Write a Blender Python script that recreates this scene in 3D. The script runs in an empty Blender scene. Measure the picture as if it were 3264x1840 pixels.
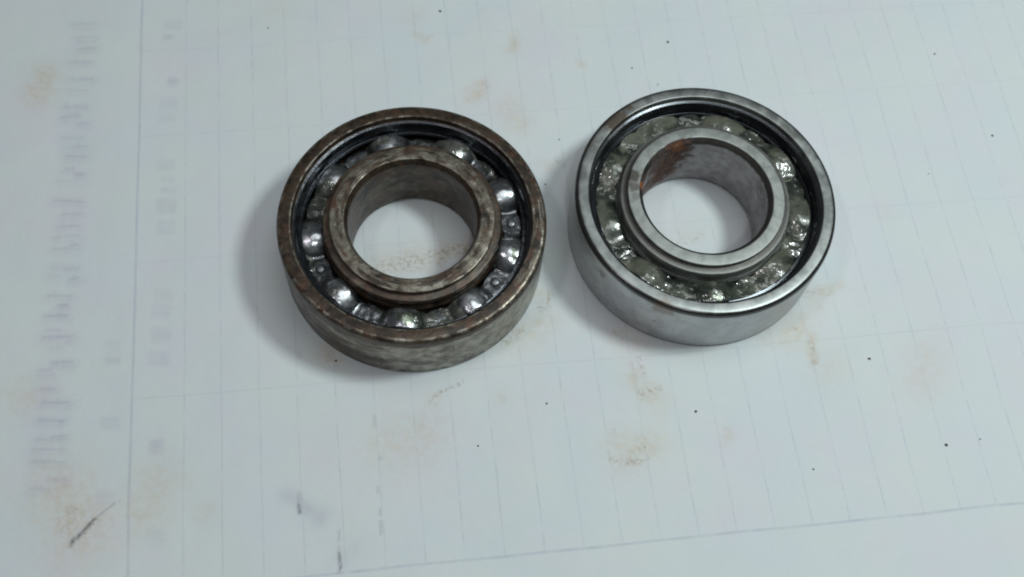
import bpy, bmesh, math, random
import numpy as np
from mathutils import Vector, Matrix, noise

S = 0.001                      # everything below is written in millimetres
scene = bpy.context.scene
col = scene.collection
PI = math.pi

# ------------------------------------------------------------------ camera
F_PX, DEP, ROLL, CAM_Z = 3689.0, math.radians(64.584), math.radians(7.047), 211.33
fw = np.array([0, math.cos(DEP), -math.sin(DEP)])
rt0 = np.array([1.0, 0, 0]); up0 = np.cross(rt0, fw)
rt = math.cos(ROLL)*rt0 + math.sin(ROLL)*up0
up = -math.sin(ROLL)*rt0 + math.cos(ROLL)*up0
cam_d = bpy.data.cameras.new('camera')
cam = bpy.data.objects.new('camera', cam_d); col.objects.link(cam)
cam_d.sensor_width = 36; cam_d.lens = F_PX/3264*36
cam_d.clip_start = 0.01; cam_d.clip_end = 50
cam.matrix_world = Matrix([[rt[0], up[0], -fw[0], 0], [rt[1], up[1], -fw[1], 0],
                           [rt[2], up[2], -fw[2], CAM_Z*S], [0, 0, 0, 1]])
cam_d.dof.use_dof = True
cam_d.dof.focus_distance = 0.222
cam_d.dof.aperture_fstop = 22
scene.camera = cam
scene.cycles.filter_width = 2.0

def at(px, py, k=3264/2576):
    """photo pixel (2576 wide view) -> point on the paper, mm"""
    u = (px*k-1632)/F_PX; v = (py*k-920)/F_PX
    d = fw + u*rt - v*up
    t = -CAM_Z/d[2]
    return np.array([d[0]*t, d[1]*t])

# ------------------------------------------------------------------ world and lamps
w = bpy.data.worlds.new('World'); scene.world = w; w.use_nodes = True
bg = w.node_tree.nodes['Background']
bg.inputs['Color'].default_value = (0.88, 0.97, 1.0, 1)
bg.inputs['Strength'].default_value = 0.08
def lamp(name, pos, target, size, power, color, shape='DISK', size_y=None):
    l = bpy.data.lights.new(name, 'AREA'); l.shape = shape; l.size = size
    if size_y: l.size_y = size_y
    l.energy = power; l.color = color
    o = bpy.data.objects.new(name, l); col.objects.link(o)
    o.location = pos
    o.rotation_euler = (Vector(target)-Vector(pos)).to_track_quat('-Z', 'Y').to_euler()
    return o
lamp('lamp_key', (0.200, 0.150, 0.38), (0.05, 0.14, 0), 0.075, 0.76, (0.89, 1.0, 0.99))
lamp('lamp_left', (-0.17, 0.02, 0.46), (0.02, 0.12, 0), 0.05, 0.18, (1.0, 0.92, 0.98))
lamp('lamp_front', (0.06, -0.16, 0.60), (0.0, 0.12, 0), 0.04, 0.32, (0.93, 1.0, 1.0))
lamp('lamp_ceiling', (0.10, 0.26, 0.85), (0.03, 0.14, 0), 0.40, 1.15, (0.93, 0.985, 1.0))
scene.view_settings.view_transform = 'Standard'
scene.view_settings.look = 'None'
scene.view_settings.gamma = 1.0
scene.view_settings.exposure = 0.0

# ------------------------------------------------------------------ node helpers
class NT:
    def __init__(s, name):
        s.m = bpy.data.materials.new(name); s.m.use_nodes = True
        s.t = s.m.node_tree; s.n = s.t.nodes; s.l = s.t.links
        s.b = s.n['Principled BSDF']; s.out = s.n['Material Output']
        s.tc = s.n.new('ShaderNodeTexCoord')
        s.mm = s.vm('SCALE', s.tc.outputs['Object'], scale=1000.0)
        x = s.n.new('ShaderNodeSeparateXYZ'); s.l.new(s.mm, x.inputs[0])
        s.x, s.y, s.z = x.outputs
    def put(s, sock, v):
        if hasattr(v, 'links') or isinstance(v, bpy.types.NodeSocket): s.l.new(v, sock)
        else: sock.default_value = v
    def vm(s, op, a, b=None, scale=None):
        n = s.n.new('ShaderNodeVectorMath'); n.operation = op
        s.put(n.inputs[0], a)
        if b is not None: s.put(n.inputs[1], b)
        if scale is not None: n.inputs['Scale'].default_value = scale
        return n.outputs[0]
    def m_(s, op, a, b=0.0, c=0.0, clamp=False):
        n = s.n.new('ShaderNodeMath'); n.operation = op; n.use_clamp = clamp
        s.put(n.inputs[0], a); s.put(n.inputs[1], b); s.put(n.inputs[2], c)
        return n.outputs[0]
    def add(s, a, b): return s.m_('ADD', a, b)
    def mul(s, a, b): return s.m_('MULTIPLY', a, b)
    def step(s, v, lo, hi):
        n = s.n.new('ShaderNodeMapRange'); n.interpolation_type = 'SMOOTHSTEP'
        s.put(n.inputs['Value'], v); n.inputs['From Min'].default_value = lo; n.inputs['From Max'].default_value = hi
        return n.outputs[0]
    def lerp(s, v, a, b, lo=0.0, hi=1.0):
        n = s.n.new('ShaderNodeMapRange'); s.put(n.inputs['Value'], v)
        n.inputs['From Min'].default_value = lo; n.inputs['From Max'].default_value = hi
        n.inputs['To Min'].default_value = a; n.inputs['To Max'].default_value = b
        return n.outputs[0]
    def noise(s, scale, detail=4, rough=0.55, dist=0.0, vec=None, out=0):
        n = s.n.new('ShaderNodeTexNoise'); s.l.new(vec or s.mm, n.inputs['Vector'])
        n.inputs['Scale'].default_value = scale; n.inputs['Detail'].default_value = detail
        n.inputs['Roughness'].default_value = rough; n.inputs['Distortion'].default_value = dist
        return n.outputs[out]
    def mix(s, f, a, b, mode='MIX'):
        n = s.n.new('ShaderNodeMix'); n.data_type = 'RGBA'; n.blend_type = mode
        s.put(n.inputs[0], f)
        for i, v in ((6, a), (7, b)):
            if isinstance(v, tuple): v = (*v, 1.0) if len(v) == 3 else v
            s.put(n.inputs[i], v)
        return n.outputs[2]
    def attr(s, name):
        n = s.n.new('ShaderNodeAttribute'); n.attribute_name = name
        return n.outputs['Fac']
    def bump(s, h, strength, dist_mm, prev=None):
        n = s.n.new('ShaderNodeBump'); n.inputs['Strength'].default_value = strength
        n.inputs['Distance'].default_value = dist_mm*S
        s.l.new(h, n.inputs['Height'])
        if prev is not None: s.l.new(prev, n.inputs['Normal'])
        return n.outputs[0]
    def blob(s, x0, y0, r, z0=None):
        """soft mask round a place on the object (mm), edges broken by noise"""
        dx = s.m_('SUBTRACT', s.x, x0); dy = s.m_('SUBTRACT', s.y, y0)
        q = s.add(s.mul(dx, dx), s.mul(dy, dy))
        if z0 is not None:
            dz = s.m_('SUBTRACT', s.z, z0); q = s.add(q, s.mul(dz, dz))
        d = s.m_('SQRT', q)
        d = s.add(d, s.mul(s.m_('SUBTRACT', s.noise(0.7, 5, 0.65), 0.5), r*1.5))
        return s.step(d, r, r*0.45)
    def finish(s, color=None, metallic=None, rough=None, normal=None, **kw):
        for k, v in (('Base Color', color), ('Metallic', metallic), ('Roughness', rough), ('Normal', normal)):
            if v is not None:
                if isinstance(v, tuple) and len(v) == 3: v = (*v, 1.0)
                s.put(s.b.inputs[k], v)
        for k, v in kw.items(): s.put(s.b.inputs[k.replace('_', ' ')], v)
        return s.m

def swirl(t):
    """lathe coordinates: angle stretched so that noise runs in fine circular turning marks"""
    r = t.m_('SQRT', t.add(t.mul(t.x, t.x), t.mul(t.y, t.y)))
    a = t.m_('ARCTAN2', t.y, t.x)
    c = t.n.new('ShaderNodeCombineXYZ')
    t.put(c.inputs[0], t.mul(r, 9.0)); t.put(c.inputs[1], t.mul(a, 1.3)); t.put(c.inputs[2], t.mul(t.z, 9.0))
    return c.outputs[0], r, a

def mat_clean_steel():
    t = NT('ground_steel')
    v, r, a = swirl(t)
    turn = t.noise(1.0, 3, 0.6, vec=v)
    blot = t.noise(0.32, 6, 0.62, 0.4)
    fine = t.noise(2.6, 4, 0.6)
    wall = t.mul(t.step(r, 25.7, 25.95), t.step(t.z, 13.9, 13.6))
    c = t.mix(t.step(blot, 0.38, 0.66), (0.23, 0.245, 0.237), (0.36, 0.375, 0.365))
    c = t.mix(t.mul(t.step(fine, 0.52, 0.75), 0.35), c, (0.22, 0.21, 0.20))
    c = t.mix(wall, c, t.mix(t.step(blot, 0.35, 0.66), (0.40, 0.40, 0.405), (0.52, 0.52, 0.525)))
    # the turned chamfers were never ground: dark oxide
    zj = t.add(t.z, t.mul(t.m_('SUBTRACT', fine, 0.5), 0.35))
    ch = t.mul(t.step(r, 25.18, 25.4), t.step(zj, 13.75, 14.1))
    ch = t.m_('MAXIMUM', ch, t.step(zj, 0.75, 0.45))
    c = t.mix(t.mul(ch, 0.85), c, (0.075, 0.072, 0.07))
    pits = t.step(t.noise(0.9, 3, 0.5), 0.71, 0.76)
    c = t.mix(t.mul(pits, 0.8), c, (0.06, 0.045, 0.04))
    br = t.m_('MAXIMUM', t.blob(-19.5, 15.0, 4.2, 15), t.mul(t.blob(-24.0, 9.0, 2.0, 14.5), 0.5))
    br = t.m_('MAXIMUM', br, t.mul(t.blob(-16.5, 18.5, 1.1, 15), 0.9))
    c = t.mix(t.mul(br, 0.80), c, (0.085, 0.055, 0.035))
    br2 = t.m_('MAXIMUM', t.mul(t.blob(-7.0, -25.0, 3.0, 13.4), 0.8), t.mul(t.blob(-19.0, -18.0, 1.6, 11), 0.9))
    c = t.mix(t.mul(br2, 0.6), c, (0.13, 0.085, 0.06))
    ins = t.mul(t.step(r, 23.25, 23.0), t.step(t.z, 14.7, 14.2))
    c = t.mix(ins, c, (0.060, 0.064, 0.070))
    ru = t.lerp(t.add(blot, t.mul(fine, 0.5)), 0.32, 0.50, 0.5, 1.0)
    ru = t.add(t.mul(ru, t.lerp(t.m_('MAXIMUM', ch, ins), 1.0, 0.6)), t.mul(br, 0.2))
    n = t.bump(turn, 0.12, 0.03); n = t.bump(fine, 0.18, 0.05, n)
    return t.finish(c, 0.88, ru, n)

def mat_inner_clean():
    t = NT('inner_ring_steel')
    v, r, a = swirl(t)
    turn = t.noise(1.0, 3, 0.6, vec=v)
    blot = t.noise(0.4, 6, 0.62, 0.4); fine = t.noise(3.0, 4, 0.6)
    c = t.mix(t.step(blot, 0.36, 0.62), (0.26, 0.275, 0.262), (0.375, 0.39, 0.375))
    c = t.mix(t.mul(t.step(fine, 0.5, 0.75), 0.4), c, (0.25, 0.24, 0.22))
    bore = t.mul(t.step(r, 12.75, 12.6), t.step(t.z, 14.4, 14.1))
    c = t.mix(bore, c, t.mix(t.step(t.noise(0.5, 5, 0.6), 0.35, 0.65), (0.27, 0.25, 0.255), (0.38, 0.36, 0.36)))
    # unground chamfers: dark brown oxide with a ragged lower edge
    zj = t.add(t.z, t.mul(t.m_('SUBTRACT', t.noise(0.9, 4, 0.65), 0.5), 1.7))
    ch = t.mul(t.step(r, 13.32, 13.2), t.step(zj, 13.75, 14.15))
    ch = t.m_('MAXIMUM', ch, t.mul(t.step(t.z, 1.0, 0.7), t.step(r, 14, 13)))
    ch = t.m_('MAXIMUM', ch, t.mul(t.mul(t.step(r, 15.55, 15.68), t.step(t.z, 14.95, 14.8)), t.step(t.z, 14.05, 14.2)))  # side wall of the snout: its dark reflection is put into the colour
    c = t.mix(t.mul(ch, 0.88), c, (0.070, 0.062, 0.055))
    # rust: a red brown streak down the back left of the bore, orange at its top and on the rim at the left
    r1 = t.m_('MAXIMUM', t.blob(-6.4, 11.2, 4.6, 13.0), t.blob(-7.0, 10.6, 5.2, 9.6))
    r1 = t.m_('MAXIMUM', r1, t.blob(-8.0, 9.7, 5.2, 5.6))
    r2 = t.m_('MAXIMUM', t.mul(t.blob(-9.8, 8.2, 4.8, 11.5), 0.8), t.mul(t.blob(-10.8, 6.2, 4.6, 4.5), 0.7))
    r2 = t.m_('MAXIMUM', r2, t.blob(-12.3, 2.2, 3.2, 12.6))
    org = t.m_('MAXIMUM', t.blob(-6.2, 11.6, 2.0, 13.6), t.blob(-12.9, 0.6, 1.3, 14.6))
    rr = t.m_('MAXIMUM', t.m_('MAXIMUM', r1, r2), org)
    rr = t.mul(rr, t.step(r, 13.5, 13.3))
    tone = t.mix(t.step(t.noise(0.9, 5, 0.7), 0.42, 0.66), (0.060, 0.032, 0.024), (0.19, 0.080, 0.042))
    tone = t.mix(t.step(t.noise(0.6, 4, 0.6, 1.0), 0.58, 0.68), tone, (0.22, 0.18, 0.14))
    tone = t.mix(t.mul(org, 0.70), tone, (0.34, 0.11, 0.03))
    c = t.mix(t.mul(rr, 0.93), c, tone)
    fr = t.m_('MAXIMUM', t.blob(-14.6, 2.2, 2.0, 15.4), t.mul(t.blob(-14.4, -0.2, 1.6, 15.4), 0.8))
    fr = t.m_('MAXIMUM', fr, t.mul(t.blob(-13.9, -2.4, 1.3, 15.4), 0.5))
    c = t.mix(t.mul(fr, 0.85), c, (0.085, 0.072, 0.062))
    pits = t.step(t.noise(1.3, 3, 0.5), 0.70, 0.75)
    c = t.mix(t.mul(pits, 0.7), c, (0.10, 0.08, 0.06))
    drk = t.mul(t.blob(11.8, 3.5, 3.2, 11), t.step(t.noise(1.5, 5, 0.7), 0.5, 0.58))
    c = t.mix(t.mul(drk, 0.8), c, (0.06, 0.045, 0.035))
    met = t.lerp(rr, 0.85, 0.1)
    ru = t.m_('ADD', t.lerp(blot, 0.46, 0.58, 0.3, 0.7), t.mul(rr, 0.35), clamp=True)
    n = t.bump(turn, 0.12, 0.03); n = t.bump(fine, 0.2, 0.05, n)
    n = t.bump(t.mul(rr, t.noise(2.0, 4, 0.7)), 0.7, 0.25, n)
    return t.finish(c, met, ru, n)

def mat_rusty(name, inner=False):
    t = NT(name)
    v, r, a = swirl(t)
    turn = t.noise(1.0, 4, 0.65, vec=v)
    big = t.noise(0.14, 6, 0.6, 0.8)
    mid = t.noise(0.38, 6, 0.62, 0.5)
    fine = t.noise(2.4, 5, 0.7)
    dark = t.mix(t.step(mid, 0.36, 0.64), (0.024, 0.018, 0.013), (0.080, 0.053, 0.035))
    steel = t.mix(t.step(t.noise(0.45, 4, 0.55), 0.34, 0.66), (0.17, 0.150, 0.115), (0.36, 0.335, 0.28))
    cv = t.n.new('ShaderNodeCombineXYZ')
    t.put(cv.inputs[0], t.mul(r, 0.75)); t.put(cv.inputs[1], t.mul(a, 3.2)); t.put(cv.inputs[2], t.mul(t.z, 0.45))
    arc = t.noise(1.0, 6, 0.62, 0.4, vec=cv.outputs[0])
    worn = t.add(t.add(t.mul(big, 0.35), t.mul(arc, 0.65)), t.mul(t.m_('SUBTRACT', turn, 0.5), 0.10))
    if inner:
        face = t.step(t.z, 14.5, 15.1)
        k = t.step(t.add(worn, t.mul(face, 0.03)), 0.46, 0.60)
        edge = t.m_('MAXIMUM', t.mul(t.step(r, 15.55, 15.8), t.step(t.z, 14.6, 15.0)), t.mul(t.step(r, 13.45, 13.25), t.step(t.z, 15.0, 15.3)))
        zj = t.add(t.z, t.mul(t.m_('SUBTRACT', mid, 0.5), 1.5))
        low = t.m_('MAXIMUM', t.mul(t.step(r, 13.15, 13.0), 1.0), t.step(t.z, 14.4, 14.2))
        chd = t.mul(t.step(r, 13.15, 13.0), t.step(zj, 13.7, 14.1))
        k = t.mul(k, t.lerp(low, 1.0, 0.28)); k = t.mul(k, t.lerp(chd, 1.0, 0.2))
    else:
        # the cylinder wall is less rusted than the face, most of all at the front right
        side = t.mul(t.step(r, 25.6, 25.95), t.step(t.z, 13.6, 12.6))
        gx = t.m_('MULTIPLY_ADD', t.x, 0.0035, 0.0)
        k = t.step(t.add(t.add(worn, t.mul(side, 0.17)), gx), 0.60, 0.72)
        k = t.m_('MAXIMUM', k, t.mul(t.mul(t.blob(13.0, -22.0, 6.5, 7.0), side), 0.95))   # rubbed bare at the front right
        edge = t.m_('MAXIMUM', t.mul(t.step(r, 23.65, 23.45), t.step(t.z, 14.6, 14.9)), t.mul(t.mul(t.step(r, 25.0, 25.3), t.step(r, 25.9, 25.6)), t.step(t.z, 14.0, 14.3)))
    k = t.m_('MAXIMUM', k, t.mul(t.mul(edge, t.step(t.noise(0.45, 5, 0.7, vec=t.vm('ADD', t.mm, (70., 7., 3.))), 0.46, 0.56)), 0.8))
    red = t.step(t.noise(0.28, 5, 0.7, 0.6, vec=t.vm('ADD', t.mm, (31.0, 7.0, 3.0))), 0.50, 0.66)
    dark = t.mix(t.mul(red, 0.6), dark, (0.13, 0.058, 0.034))
    c = t.mix(k, dark, steel)
    if not inner:
        dark_patch = t.step(t.add(t.noise(0.3, 5, 0.7, 1.2, vec=t.vm('ADD', t.mm, (5.0, 50.0, 9.0))), t.lerp(t.z, 0.13, 0.0, 0.0, 3.0)), 0.60, 0.66)
        c = t.mix(t.mul(dark_patch, 0.75), c, (0.03, 0.026, 0.022))  # near black patches, denser towards the base of the ring
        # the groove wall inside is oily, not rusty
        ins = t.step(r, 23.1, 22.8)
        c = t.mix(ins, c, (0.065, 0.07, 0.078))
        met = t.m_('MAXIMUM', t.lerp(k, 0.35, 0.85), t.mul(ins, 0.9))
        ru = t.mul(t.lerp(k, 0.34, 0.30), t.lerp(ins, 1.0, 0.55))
    else:
        met = t.lerp(k, 0.3, 0.85); ru = t.lerp(k, 0.40, 0.33)
    ru = t.add(ru, t.mul(t.m_('SUBTRACT', fine, 0.5), 0.3))
    n = t.bump(turn, 0.15, 0.04); n = t.bump(mid, 0.55, 0.28, n); n = t.bump(fine, 0.28, 0.10, n)
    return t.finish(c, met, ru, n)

def mat_ball():
    t = NT('polished_ball_steel')
    f = t.noise(1.1, 3, 0.5)
    return t.finish((0.40, 0.41, 0.43), 1.0, t.lerp(f, 0.10, 0.28, 0.35, 0.65), t.bump(f, 0.15, 0.15))

def mat_cage(name, greasy):
    t = NT(name)
    f = t.noise(0.35, 4, 0.55, 0.6); g = t.noise(0.75, 2, 0.5, 1.0)
    c = t.mix(t.step(f, 0.36, 0.62), (0.26, 0.27, 0.285), (0.52, 0.53, 0.55))
    c = t.mix(t.mul(t.step(g, 0.60, 0.70), 0.5), c, (0.07, 0.072, 0.078))
    # colour darkens on the low flats between the pockets, edge broken by noise
    c = t.mix(t.mul(t.step(t.add(t.z, t.mul(t.noise(1.1, 4, 0.6), 1.4)), 11.7, 10.5), 0.80), c, (0.075, 0.079, 0.084))
    n = t.bump(g, 0.22, 0.22)
    return t.finish(c, 0.9, t.lerp(f, 0.20, 0.34, 0.35, 0.65), n, Coat_Weight=0.8, Coat_Roughness=0.05, Coat_Normal=t.bump(g, 0.35, 0.30))

def mat_rivet():
    t = NT('rivet_steel'); f = t.noise(1.3, 4, 0.6)
    return t.finish((0.20, 0.21, 0.22), 0.8, 0.36, t.bump(f, 0.3, 0.1))

def mat_grease(name, c1, c2, alpha):
    t = NT(name)
    f = t.noise(0.22, 3, 0.5, 0.5); g = t.noise(1.0, 1, 0.4, 0.8)
    c = t.mix(t.step(f, 0.38, 0.62), c1, c2)
    sp = t.step(t.noise(0.30, 2, 0.5, vec=t.vm('ADD', t.mm, (3., 60., 8.))), 0.49, 0.62)
    n = t.bump(t.mul(g, t.lerp(sp, 0.15, 0.8)), 0.22, 0.30)
    t.finish(c, 0.0, t.lerp(f, 0.14, 0.30, 0.35, 0.65), n, Specular_IOR_Level=0.7, Coat_Weight=1.0, Coat_Roughness=0.05, Coat_Normal=n)
    t.put(t.b.inputs['Subsurface Weight'], 0.0)
    tr = t.n.new('ShaderNodeBsdfTransparent'); mx = t.n.new('ShaderNodeMixShader')
    tr.inputs[0].default_value = (0.80, 0.84, 0.72, 1)
    t.put(mx.inputs[0], t.lerp(f, alpha-0.28, alpha+0.28, 0.38, 0.62))
    t.l.new(tr.outputs[0], mx.inputs[1]); t.l.new(t.b.outputs[0], mx.inputs[2])
    t.l.new(mx.outputs[0], t.out.inputs['Surface'])
    return t.m

# ------------------------------------------------------------------ the paper
PSI = math.radians(12.857); CP, SP = math.cos(PSI), math.sin(PSI)
def uv_of(p): return np.array([p[0]*CP+p[1]*SP, -p[0]*SP+p[1]*CP])
K = 2576/3264
def src(x, y): return at(x*K, y*K)
SPC = 7.248
U0 = uv_of(src(826, 1202))[0]
ULINE1 = float(np.mean([uv_of(src(*q))[0] for q in ((469, 51), (431, 920), (412, 1173), (396, 1840))]))
ULINE2 = float(np.mean([uv_of(src(*q))[0] for q in ((599, 570), (586, 1173), (575, 1700))]))
ROWS = [float(np.mean([uv_of(src(*q))[1] for q in l])) for l in (
    [(816, 149), (1326, 109), (2118, 60), (2737, 28), (3264, 7)],
    [(475, 437), (816, 415), (1620, 354), (2427, 310), (3264, 251)],
    [(482, 836), (816, 814), (2668, 661), (3264, 623)],
    [(431, 1275), (816, 1243), (2040, 1133), (3264, 1023)],
    [(1173, 1824), (2040, 1727), (2717, 1659), (3264, 1604)])]

def mat_paper():
    t = NT('white_form_paper')
    u = t.add(t.mul(t.x, CP), t.mul(t.y, SP)); v = t.add(t.mul(t.x, -SP), t.mul(t.y, CP))
    wob = t.noise(0.035, 2, 0.5); wob2 = t.noise(0.03, 2, 0.5, vec=t.vm('ADD', t.mm, (90., 40., 3.)))
    u = t.add(u, t.mul(t.m_('SUBTRACT', wob, 0.5), 0.9)); v = t.add(v, t.mul(t.m_('SUBTRACT', wob2, 0.5), 1.0))
    def line(c, pos, half=0.16, soft=0.16):
        return t.step(t.m_('ABSOLUTE', t.m_('SUBTRACT', c, pos)), half+soft, half*0.3)
    fu = t.m_('PINGPONG', t.m_('SUBTRACT', u, U0), SPC/2)
    cols_ = t.mul(t.step(fu, 0.30, 0.05), t.step(u, ULINE2+3.5, ULINE2+4.0))
    cols_ = t.m_('MAXIMUM', cols_, line(u, ULINE2))
    brk = t.lerp(t.noise(0.25, 5, 0.75), 0.05, 1.0, 0.38, 0.62)
    cols_ = t.mul(cols_, t.mul(brk, 0.55))
    l1 = t.mul(line(u, ULINE1, 0.24, 0.2), t.lerp(brk, 0.45, 0.9))
    cols_ = t.m_('MAXIMUM', cols_, l1)
    cols_ = t.mul(cols_, t.step(v, ROWS[4]-0.3, ROWS[4]+0.3))
    rows = None
    for i, r in enumerate(ROWS):
        k = t.mul(line(v, r, 0.17 if i < 4 else 0.26), (0.22, 0.22, 0.24, 0.36, 0.85)[i])
        rows = k if rows is None else t.m_('MAXIMUM', rows, k)
    rows = t.mul(rows, t.mul(t.step(u, ULINE1-0.2, ULINE1+0.2), t.lerp(brk, 0.35, 1.0)))
    ln = t.m_('MAXIMUM', cols_, rows)
    # paper tone: soft random mottling, cool and warm
    mo = t.noise(0.045, 5, 0.6); mo2 = t.noise(0.07, 5, 0.6, vec=t.vm('ADD', t.mm, (10., 80., 5.)))
    base = t.mix(t.step(mo, 0.35, 0.65), (0.715, 0.775, 0.80), (0.74, 0.79, 0.78))
    base = t.mix(t.mul(t.step(mo2, 0.46, 0.64), 0.50), base, (0.755, 0.745, 0.80))
    grain = t.noise(2.2, 3, 0.7)
    base = t.mix(t.mul(t.step(grain, 0.3, 0.7), 0.10), base, (0.55, 0.58, 0.60))
    base = t.mix(t.mul(ln, 0.50), base, (0.38, 0.44, 0.54))
    base = t.mix(t.attr('ghost'), base, (0.42, 0.42, 0.54))
    sn = t.lerp(t.noise(0.6, 6, 0.75), 0.25, 1.25, 0.38, 0.64)
    st = t.m_('MINIMUM', t.mul(t.attr('stain'), sn), 0.9)
    base = t.mix(st, base, (0.64, 0.50, 0.33))
    cr = t.mul(t.attr('crumb'), t.step(t.noise(1.1, 4, 0.7), 0.44, 0.62))
    base = t.mix(t.m_('MINIMUM', t.mul(cr, 0.6), 0.45), base, (0.34, 0.24, 0.14))
    base = t.mix(t.attr('ink'), base, (0.13, 0.14, 0.16))
    fib = t.noise(1.2, 5, 0.7)
    n = t.bump(fib, 0.25, 0.10); n = t.bump(t.noise(0.12, 3, 0.5), 0.5, 0.5, n)
    return t.finish(base, 0.0, 0.62, n, Specular_IOR_Level=0.25)

L_C = np.array([-20.689, 105.56]); R_C = np.array([35.778, 118.685])

def axis(a, b, lo, hi, fine):
    mid = np.arange(lo, hi+fine, fine)
    left = lo-np.cumsum(np.geomspace(1, 14, 16)); right = mid[-1]+np.cumsum(np.geomspace(1, 14, 16))
    return np.concatenate([left[::-1], mid, right])
xs = axis(0, 0, -100, 112, 0.32); ys = axis(0, 0, 42, 190, 0.32)
X, Y = np.meshgrid(xs, ys)
def vnoise(X, Y, sc, seed):
    r = np.random.RandomState(seed); g = r.rand(256, 256)
    a = X/sc+1000.3; b = Y/sc+1000.7
    i = np.floor(a).astype(int); j = np.floor(b).astype(int); fa = a-i; fb = b-j
    fa = fa*fa*(3-2*fa); fb = fb*fb*(3-2*fb)
    q = lambda m, n: g[m % 256, n % 256]
    return (q(i, j)*(1-fa)+q(i+1, j)*fa)*(1-fb)+(q(i, j+1)*(1-fa)+q(i+1, j+1)*fa)*fb
def fbm(X, Y, sc, seed, o=4):
    return sum(vnoise(X, Y, sc/2**k, seed+k)*0.5**k for k in range(o))/sum(0.5**k for k in range(o))
WX = X+(fbm(X, Y, 4, 50)-0.5)*2.2; WY = Y+(fbm(X, Y, 4, 60)-0.5)*2.2     # ragged edges for stains
def soft_seg(p, q, wd, XX=X, YY=Y):
    p = np.array(p); q = np.array(q); d = q-p; L = max((d**2).sum(), 1e-9)
    t = np.clip(((XX-p[0])*d[0]+(YY-p[1])*d[1])/L, 0, 1)
    r = np.hypot(XX-p[0]-t*d[0], YY-p[1]-t*d[1])
    return np.exp(-(r/wd)**2)
stain = np.zeros_like(X); crumb = np.zeros_like(X); ghost = np.zeros_like(X); ink = np.zeros_like(X)
def S_(px, py, r, a, px2=None, py2=None):
    global stain
    p = at(px, py); q = at(px2, py2) if px2 else p+1e-3
    a *= 1.35 if px < 560 else 1.1
    stain = np.maximum(stain, a*soft_seg(p, q, r*1.1, WX, WY))
for a in ((110, 190, 3.2, .34, 95, 235), (150, 1240, 6.0, .30, 200, 1330), (60, 1000, 3.5, .22), (120, 1215, 3.5, .2), (240, 1330, 5, .24), (400, 1215, 4.5, .22, 350, 1280),
          (510, 1290, 2.2, .14), (1215, 215, 1.7, .42, 1190, 245), (1270, 270, 3, .24, 1300, 310), (1296, 100, 1.5, .38, 1290, 125), (1050, 92, 1.3, .30, 1070, 105),
          (1040, 40, 3, .16), (1380, 420, 1.4, .25, 1360, 410), (1460, 158, .9, .32, 1475, 163), (1590, 940, 2.6, .30, 1640, 1000), (1560, 1140, 3.2, .33, 1630, 1120),
          (1000, 1110, 5.5, .25, 1060, 1090), (950, 1110, 3, .2), (1090, 1010, 2, .25), (820, 885, 1.8, .34, 850, 905), (2010, 815, 2.8, .36, 1990, 850), (2040, 850, 1.6, .4, 2045, 900),
          (1930, 850, 2.5, .22), (1830, 1095, 1.7, .32), (2340, 900, 4.0, .20, 2320, 960), (2320, 965, 1.8, .28), (1560, 850, 2.6, .24, 1620, 870), (2060, 760, 2.4, .25), (2080, 920, 4, .18),
          (960, 660, 3.6, .30, 1100, 655), (1120, 640, 2.2, .42, 1170, 625), (1180, 600, 2.2, .35), (1640, 600, 3.0, .15, 1740, 590), (1360, 740, 2, .3), (1300, 850, 3, .28, 1380, 800),
          (2230, 540, 2, .12), (1840, 690, 1.5, .1), (1660, 1040, 1.5, .2), (700, 20, 4, .10), (2060, 740, 1.2, .35, 2110, 720), (1270, 1000, 1.6, .2)):
    S_(*a)
def C_(px, py, r, a, px2=None, py2=None):
    global crumb
    p = at(px, py); q = at(px2, py2) if px2 else p+1e-3
    crumb = np.maximum(crumb, a*soft_seg(p, q, r, WX, WY))
for a in ((970, 668, 1.8, .8, 1060, 655), (1080, 640, 1.0, 1.0, 1200, 622), (1110, 655, 1.2, .95), (1090, 1003, .55, 1.0, 1105, 985), (1105, 988, .35, 1.1, 1163, 960), (1095, 1022, .5, 1.),
          (1615, 990, 1.2, .8, 1650, 980), (1600, 950, .8, .7), (1530, 1163, .35, 1.1, 1630, 1161), (1590, 1150, 1.0, .6, 1620, 1130), (1545, 1090, .7, .6), (2045, 870, .7, .8, 2048, 905),
          (1400, 402, .8, .6, 1420, 415), (1225, 215, .7, .6), (1085, 98, .5, .5), (1620, 605, .35, 1.0, 1700, 611), (1720, 612, .5, .8), (1740, 602, .4, .8, 1770, 592), (1700, 625, .4, .6),
          (1380, 735, .7, .9, 1360, 770), (830, 895, .8, .8), (1320, 828, .8, .8, 1270, 860), (1540, 840, .7, .8, 1560, 850), (205, 1340, .4, 1.1, 240, 1305), (2030, 740, .7, .7, 2060, 735), (2080, 742, .4, .7), (1180, 630, .7, .9),
          (1300, 75, .6, .6), (1470, 160, .4, .9), (2000, 835, .8, .7), (1625, 940, .5, .7, 1612, 900), (170, 1320, 1.5, .5, 190, 1300)):
    C_(*a)
def I_(px, py, r, a, px2, py2, XX=X, YY=Y):
    global ink
    ink = np.maximum(ink, a*soft_seg(at(px, py), at(px2, py2), r, XX, YY))
n_ = fbm(X, Y, 0.9, 5)
I_(175, 1368, .32, .95, 200, 1345); I_(200, 1345, .26, .85, 236, 1306); I_(236, 1306, .2, .35, 300, 1256)
I_(752, 1240, .28, .22, 752, 1272); I_(752, 1268, .30, .80, 754, 1290)
I_(853, 1390, .28, .75, 857, 1432); I_(853, 1335, .22, .25, 853, 1390); I_(957, 1280, .22, .30, 958, 1345); I_(950, 1225, .25, .25, 951, 1240)
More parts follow.
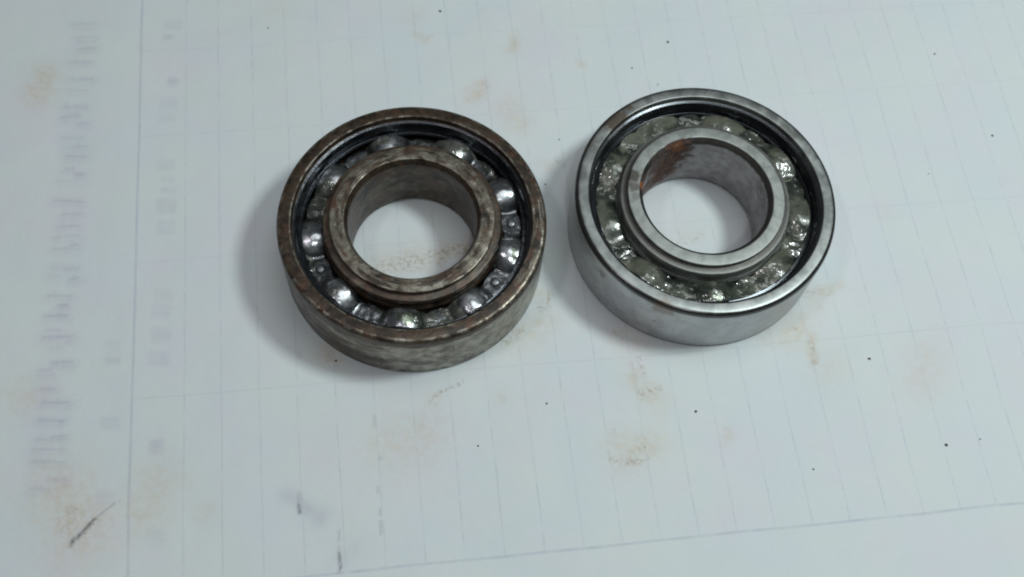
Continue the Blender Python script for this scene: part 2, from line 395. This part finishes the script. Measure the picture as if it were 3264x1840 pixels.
I_(753, 880, .3, .15, 753, 900); I_(940, 1045, .2, .2, 941, 1075); I_(957, 1150, .25, .25, 958, 1155)
ink *= np.clip((n_-0.22)*4.5, 0.0, 1)
def G_(x1, y1, x2, y2, r, a):
    global ghost
    ghost = np.maximum(ghost, a*soft_seg(at(x1, y1), at(x2, y2), r, X+(WX-X)*.35, Y+(WY-Y)*.35))
# grey smear at the lower left
G_(725, 1250, 770, 1275, 1.5, .26); G_(770, 1280, 800, 1300, 1.9, .30); G_(862, 1400, 900, 1380, 2.4, .12)
# print showing through from the back of the sheet: a turned heading and a column of figures, too faint to read
KC = 1/1.578*K
rng = np.random.RandomState(3)
bars1 = [(370, 480, 118, .5), (365, 470, 150, .3), (375, 480, 185, .5), (385, 480, 210, .5), (390, 482, 245, .8), (350, 462, 312, .7), (345, 400, 402, .4), (400, 465, 398, .8), (340, 440, 452, .5),
         (318, 400, 540, .8), (400, 440, 545, .6), (310, 400, 592, .8), (330, 400, 575, .5), (390, 440, 625, .7), (300, 420, 690, .5), (310, 430, 740, .6), (320, 435, 785, .7), (330, 370, 850, .6), (380, 430, 875, .8), (290, 400, 910, .4),
         (275, 420, 1010, .8), (310, 400, 1080, .7), (370, 415, 1068, .6), (290, 400, 1138, .7), (270, 400, 1190, .6), (265, 400, 1250, .6), (350, 385, 1235, .8), (265, 330, 1345, .5), (330, 395, 1350, .7), (245, 300, 1390, .5), (350, 395, 1400, .8)]
bars2 = [(240, 355, 38, .7), (290, 345, 85, .9), (225, 335, 138, .9), (230, 300, 210, .6), (215, 365, 248, .9), (250, 310, 298, .5), (265, 360, 375, .9), (195, 260, 412, .7), (190, 270, 440, .5), (205, 270, 500, .8), (210, 335, 575, 1.),
         (195, 320, 660, 1.), (180, 340, 762, .7), (260, 340, 745, .8), (170, 320, 812, .7), (170, 310, 876, .8), (240, 330, 965, .7), (150, 240, 1010, .7)]
for bars, off in ((bars1, 0), (bars2, 920*K)):
    for x1, x2, y, a in bars:
        a *= .52
        G_(x1*KC, y*KC+off, x2*KC, (y-3+rng.uniform(-6, 6))*KC+off, .34, a)
        for _ in range(2):
            xx = rng.uniform(x1, x2); G_(xx*KC, (y-rng.uniform(5, 25))*KC+off, (xx+rng.uniform(-8, 8))*KC, (y+rng.uniform(2, 25))*KC+off, .28, a*.75)
        G_((x1+8)*KC, (y+8)*KC+off, (x2-8)*KC, (y+8)*KC+off, 1.5, a*.42)
boxes = [(870, 120, 30, 18, .5, 0), (845, 187, 14, 3, .9, 0), (868, 412, 14, 14, 1.2, 0), (850, 520, 34, 22, .5, 0), (840, 592, 32, 22, .4, 0), (838, 830, 32, 18, .5, 0), (840, 905, 30, 6, .4, 0), (845, 958, 28, 5, .6, 0),
         (838, 1038, 36, 26, .75, 0), (836, 1145, 36, 26, .7, 0), (820, 40, 34, 24, .4, 1), (812, 120, 38, 24, .5, 1), (808, 235, 38, 30, .6, 1), (800, 355, 42, 26, .75, 1), (570, 362, 28, 4, .9, 1), (570, 300, 28, 30, .25, 1),
         (552, 680, 36, 20, .5, 1), (790, 800, 26, 26, .9, 1), (535, 1050, 36, 28, .45, 1), (782, 1245, 36, 26, .5, 1), (525, 1375, 36, 20, .4, 1)]
for cx, cy, hx, hy, a, lo in boxes:
    off = 920*K*lo
    for yy in np.linspace(-hy, hy, 4):
        G_((cx-hx)*KC, (cy+yy)*KC+off, (cx+hx)*KC, (cy+yy)*KC+off, .62, a*rng.uniform(.18, .34))
    G_((cx+rng.uniform(-hx, hx))*KC, (cy-hy)*KC+off, (cx+rng.uniform(-hx, hx))*KC, (cy+hy)*KC+off, .3, a*.3)
ghost *= np.clip(0.45+1.1*fbm(X, Y, 2.0, 9), 0, 1.2)
# cockled paper: a few tenths of a millimetre, flat where the bearings press on it
Z = (fbm(X, Y, 34, 20, 3)-0.5)*1.3 + (fbm(X, Y, 9, 30, 2)-0.5)*0.14
for c in (L_C, R_C):
    d = np.hypot(X-c[0], Y-c[1]); k = np.clip((d-27)/16, 0, 1); k = k*k*(3-2*k)
    Z = Z*k
Z = Z-0.02
ny, nx = X.shape
verts = np.stack([X, Y, Z], -1).reshape(-1, 3)*S
idx = np.arange(nx*ny).reshape(ny, nx)
f = np.stack([idx[:-1, :-1], idx[:-1, 1:], idx[1:, 1:], idx[1:, :-1]], -1).reshape(-1, 4)
me = bpy.data.meshes.new('paper')
me.vertices.add(len(verts)); me.vertices.foreach_set('co', verts.ravel())
me.loops.add(f.size); me.loops.foreach_set('vertex_index', f.ravel().astype(np.int32))
me.polygons.add(len(f)); me.polygons.foreach_set('loop_start', np.arange(0, f.size, 4, dtype=np.int32))
me.polygons.foreach_set('loop_total', np.full(len(f), 4, np.int32)); me.polygons.foreach_set('use_smooth', np.ones(len(f), bool))
for nm, arr in (('stain', stain), ('crumb', crumb), ('ghost', ghost), ('ink', ink)):
    a = me.attributes.new(nm, 'FLOAT', 'POINT'); a.data.foreach_set('value', np.clip(arr, 0, 1.2).ravel().astype(np.float32))
me.update(); me.validate()
me.materials.append(mat_paper())
paper = bpy.data.objects.new('paper', me); col.objects.link(paper)
paper['kind'] = 'structure'
paper['label'] = 'white form paper with faint blue ruled columns, rust smudges and print showing through'

# ------------------------------------------------------------------ mesh helpers
def obj(name, me_, mat, parent=None, loc=(0, 0, 0)):
    if mat and not me_.materials: me_.materials.append(mat)
    o = bpy.data.objects.new(name, me_); col.objects.link(o)
    o.parent = parent; o.location = [q*S for q in loc]
    return o
def fillet(pts, segs=5):
    """pts: (r, z, fillet radius) -> closed profile with rounded corners"""
    out = []; n = len(pts)
    for i in range(n):
        p = Vector(pts[i][:2]); a = Vector(pts[i-1][:2]); b = Vector(pts[(i+1) % n][:2]); r = pts[i][2]
        if r <= 0: out.append(tuple(p)); continue
        da = (a-p); db = (b-p); r = min(r, da.length*.48, db.length*.48)
        p0 = p+da.normalized()*r; p1 = p+db.normalized()*r
        for k in range(segs+1):
            t = k/segs; q = p0*(1-t)**2+p*2*t*(1-t)+p1*t*t
            out.append(tuple(q))
    return out
def lathe(name, prof, seg=256, closed=True, wob=0.0):
    bm = bmesh.new(); rings = []
    for i in range(seg):
        a = 2*PI*i/seg; c, s = math.cos(a), math.sin(a)
        k = 1+wob*noise.noise(Vector((c*3, s*3, 7)))
        rings.append([bm.verts.new((r*c*k*S, r*s*k*S, z*S)) for r, z in prof])
    m = len(prof)
    for i in range(seg):
        A, B = rings[i], rings[(i+1) % seg]
        for j in range(m if closed else m-1):
            bm.faces.new((A[j], B[j], B[(j+1) % m], A[(j+1) % m]))
    bmesh.ops.recalc_face_normals(bm, faces=bm.faces)
    for fc in bm.faces: fc.smooth = True
    for e in bm.edges:
        if len(e.link_faces) == 2 and e.calc_face_angle() > math.radians(32): e.smooth = False
    me_ = bpy.data.meshes.new(name); bm.to_mesh(me_); bm.free()
    return me_

H = 15.0
PITCH, BR, BZ = 19.45, 3.97, 7.5
def outer_profile(face_in):
    P = [(23.9, 0, .3), (26, 0, .5), (26, H, 1.15), (face_in, H, .22), (face_in-.12, H-1.15, .1), (face_in-.75, H-1.35, .15),
         (face_in-.80, H-1.9, .1), (22.25, H-2.5, .2), (22.1, 11.0, .2)]
    # raceway groove
    for k in range(9):
        a = math.radians(62-124*k/8)
        P.append((PITCH+4.12*math.cos(a), BZ+4.12*math.sin(a), 0))
    P += [(22.1, 4, .2), (22.2, 1.6, .2), (23.2, 1.5, .2), (23.2, 0, .2)]
    return fillet(P)
def inner_profile(rb, rim, rtop, ztop, rsh, zsh, cham):
    P = [(rb+.7, 0, .1), (rb, .8, .2), (rb, ztop-cham, .25), (rim, ztop, .14), (rtop, ztop, .3), (rtop+.02, ztop-.9, .1), (rtop-.15, zsh+.15, .1), (rsh-.1, zsh, .28), (rsh, zsh-.9, .2), (16.75, zsh-1.3, .2), (16.7, 10.6, .2)]
    for k in range(9):
        a = math.radians(180-62+124*k/8)
        P.append((PITCH+4.12*math.cos(a), BZ+4.12*math.sin(a), 0))
    P += [(16.7, 4, .2), (16.6, 0, .4)]
    return fillet(P)

def cage_z(r, th, a0, rs=4.45, web=9.6, k=2.6):
    """height of the pressed cage strip at polar (r, th): domes over the balls, flats between"""
    d = ((th-a0+PI/9) % (2*PI/9))-PI/9
    dt = d*PITCH
    q = rs*rs-(r-PITCH)**2*0.55-dt*dt
    dome = BZ+math.sqrt(q) if q > 0 else BZ-3
    return math.log(math.exp(k*(dome-web))+1)/k+web if dome-web < 6 else dome
def cage_halfwidth(th, a0):
    d = abs(((th-a0+PI/9) % (2*PI/9))-PI/9)*PITCH      # 0 at the ball, 6.79 at the middle of a flat
    w_ = 2.15-0.55*math.exp(-((d-4.6)/0.7)**2)
    return w_
def make_cage(name, a0, mat):
    bm = bmesh.new(); NT_, NR = 540, 12
    for sgn in (1, -1):
        g = []
        for i in range(NT_):
            th = 2*PI*i/NT_; hw = cage_halfwidth(th, a0)
            row = []
            for j in range(NR+1):
                r = PITCH+hw*(2*j/NR-1)
                z = cage_z(r, th, a0)+0.05*noise.noise(Vector((r*math.cos(th), r*math.sin(th), 3)))
                if sgn < 0: z = 2*BZ-z+0.9
                row.append(bm.verts.new((r*math.cos(th)*S, r*math.sin(th)*S, z*S)))
            g.append(row)
        for i in range(NT_):
            A, B = g[i], g[(i+1) % NT_]
            for j in range(NR):
                q = (A[j], A[j+1], B[j+1], B[j])
                bm.faces.new(q if sgn > 0 else q[::-1])
    bm.normal_update()
    for fc in bm.faces: fc.smooth = True
    me_ = bpy.data.meshes.new(name); bm.to_mesh(me_); bm.free()
    return me_

def make_grease(name, a0, thick, cover, seed, rin, rout, fill):
    """lumpy film lying over cage and balls; dives below the metal where there is none"""
    NT_, NR = 1000, 40
    bm = bmesh.new(); g = []
    for i in range(NT_):
        th = 2*PI*i/NT_; c, s = math.cos(th), math.sin(th)
        row = []
        hw = cage_halfwidth(th, a0)
        for j in range(NR+1):
            r = rin+(rout-rin)*j/NR
            e = abs(r-PITCH)
            base = cage_z(r, th, a0, web=fill, k=1.3)-0.25
            edge = max(0.0, e-hw*0.92)
            base -= 1.5*edge**1.4
            p = Vector((r*c, r*s, seed))
            n1 = noise.fractal(p*0.16, 1.0, 2.0, 3); n2 = noise.fractal(p*0.75+Vector((9, 9, 9)), 1.0, 2.0, 4)
            n3 = noise.noise(p*2.3)
            h = cover+1.3*n1+0.30*n2+0.04*n3
            t = max(-1.2, min(1.5, h))*thick
            row.append(bm.verts.new((r*c*S, r*s*S, (base+t)*S)))
        g.append(row)
    for i in range(NT_):
        A, B = g[i], g[(i+1) % NT_]
        for j in range(NR): bm.faces.new((A[j], A[j+1], B[j+1], B[j])).smooth = True
    me_ = bpy.data.meshes.new(name); bm.to_mesh(me_); bm.free()
    return me_

def ball_mesh():
    bm = bmesh.new(); bmesh.ops.create_uvsphere(bm, u_segments=40, v_segments=24, radius=BR*S)
    for fc in bm.faces: fc.smooth = True
    me_ = bpy.data.meshes.new('ball'); bm.to_mesh(me_); bm.free(); me_.materials.append(mat_ball()); return me_
BALL = ball_mesh()
RIVET = lathe('rivet', [(0.001, .38), (.35, .37), (.70, .30), (.92, .12), (.98, -.1)], 20, closed=False)
RIVET.materials.append(mat_rivet())

def bearing(center, label, om, im, cm, gm, prof_o, prof_i, a0, grease, rivets, spin):
    root = bpy.data.objects.new('ball_bearing', None); col.objects.link(root)
    root.location = (center[0]*S, center[1]*S, 0); root.empty_display_size = .01
    root['label'] = label; root['category'] = 'bearing'; root['group'] = 'ball bearings lying on the paper'
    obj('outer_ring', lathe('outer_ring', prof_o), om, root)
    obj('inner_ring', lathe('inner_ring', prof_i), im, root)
    cage = obj('cage', make_cage('cage', a0, cm), cm, root)
    so = cage.modifiers.new('thickness', 'SOLIDIFY'); so.thickness = 0.35*S; so.offset = -1
    for k in range(9):
        a = a0+k*2*PI/9
        b = obj('ball', BALL, None, root, (PITCH*math.cos(a), PITCH*math.sin(a), BZ))
        b.rotation_euler = (k*1.1, k*.7, k*.4)
        if rivets and k in (2, 5, 6):      # the other rivets are hidden under grime
            a += PI/9
            obj('rivet', RIVET, None, cage, (PITCH*math.cos(a), PITCH*math.sin(a), 9.85))
    gr = obj('grease', make_grease('grease', a0, *grease), gm, root)
    return root

bearing(L_C, 'rusty brown ball bearing with darkened rings and bare grey cage rivets', mat_rusty('rusty_outer_steel'), mat_rusty('rusty_inner_steel', True),
        mat_cage('oily_cage_steel', False), mat_grease('thin_dark_grease', (0.05, 0.055, 0.055), (0.13, 0.13, 0.115), 0.45),
        outer_profile(23.2), inner_profile(12.45, 13.15, 15.95, 15.4, 17.3, 14.0, 1.3), math.radians(113),
        (0.60, -0.22, 3.0, 17.3, 21.3, 9.9), True, 0)
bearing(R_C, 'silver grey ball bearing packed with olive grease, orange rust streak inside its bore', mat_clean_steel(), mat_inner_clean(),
        mat_cage('greased_cage_steel', True), mat_grease('olive_grease', (0.045, 0.056, 0.047), (0.135, 0.140, 0.108), 0.66),
        outer_profile(23.3), inner_profile(12.5, 13.35, 15.65, 15.4, 17.0, 14.1, 0.95), math.radians(120),
        (0.36, 1.05, 11.0, 17.0, 21.4, 10.9), False, 0)

# ------------------------------------------------------------------ specks of grit on the paper
def mat_grit():
    t = NT('dark_grit'); return t.finish(t.mix(t.noise(3.0), (0.04, 0.038, 0.04), (0.16, 0.145, 0.13)), 0.1, 0.6)
GM = mat_grit()
def ground_z(x, y):
    i = int(np.clip(np.searchsorted(xs, x), 1, nx-1)); j = int(np.clip(np.searchsorted(ys, y), 1, ny-1))
    return float(Z[j, i])
grit = [(1107, 28, .42, 'dark grit speck near the top edge above the rusty bearing'),
        (675, 72, .25, 'small grit speck far up and left of the rusty bearing'),
        (1590, 170, .27, 'grit speck on the paper up and left of the silver bearing'),
        (1655, 212, .22, 'tiny grit speck just above the silver bearing rim at its upper left'),
        (1407, 352, .24, 'grit speck in the gap between bearings, upper one'),
        (1372, 464, .26, 'grit speck beside the right rim of the rusty bearing'),
        (2350, 138, .32, 'grit speck in the upper right of the paper'),
        (2497, 341, .38, 'dark grit speck by the right edge of the paper view'),
        (2336, 437, .22, 'faint small grit speck right of the silver bearing'),
        (2186, 903, .42, 'black grit speck below and right of the silver bearing'),
        (1751, 1035, .36, 'dark grit speck straight below the silver bearing'),
        (2381, 1119, .45, 'blackest grit speck in the lower right on a ruled line'),
        (2466, 1105, .22, 'pale small grit speck right of the blackest speck'),
        (2047, 1180, .26, 'small grit speck low on the paper at lower right'),
        (1375, 1016, .30, 'grit speck below the gap between the two bearings'),
        (1203, 1122, .24, 'small grit speck below and right of the rusty bearing'),
        (1680, 105, .40, 'brownish grit speck at the top above the silver bearing'),
        (845, 908, .34, 'grit sliver by the lower left rim of the rusty bearing')]
for k, (px, py, r, lb) in enumerate(grit):
    p = at(px, py); bm = bmesh.new(); bmesh.ops.create_icosphere(bm, subdivisions=2, radius=r*0.66*S)
    for v in bm.verts:
        q = v.co/S
        f_ = 1+0.55*noise.noise(q*2.3/r*.5+Vector((k*7.1, 3, k)))
        v.co = Vector((q.x*f_*1.15, q.y*f_, q.z*f_*.6))*S
    me_ = bpy.data.meshes.new('grit_speck'); bm.to_mesh(me_); bm.free()
    o = obj('grit_speck', me_, GM, None, (p[0], p[1], ground_z(*p)+r*.18)); o.rotation_euler.z = k*1.7
    o['label'] = lb; o['category'] = 'grit'; o['group'] = 'grit specks scattered on the paper'
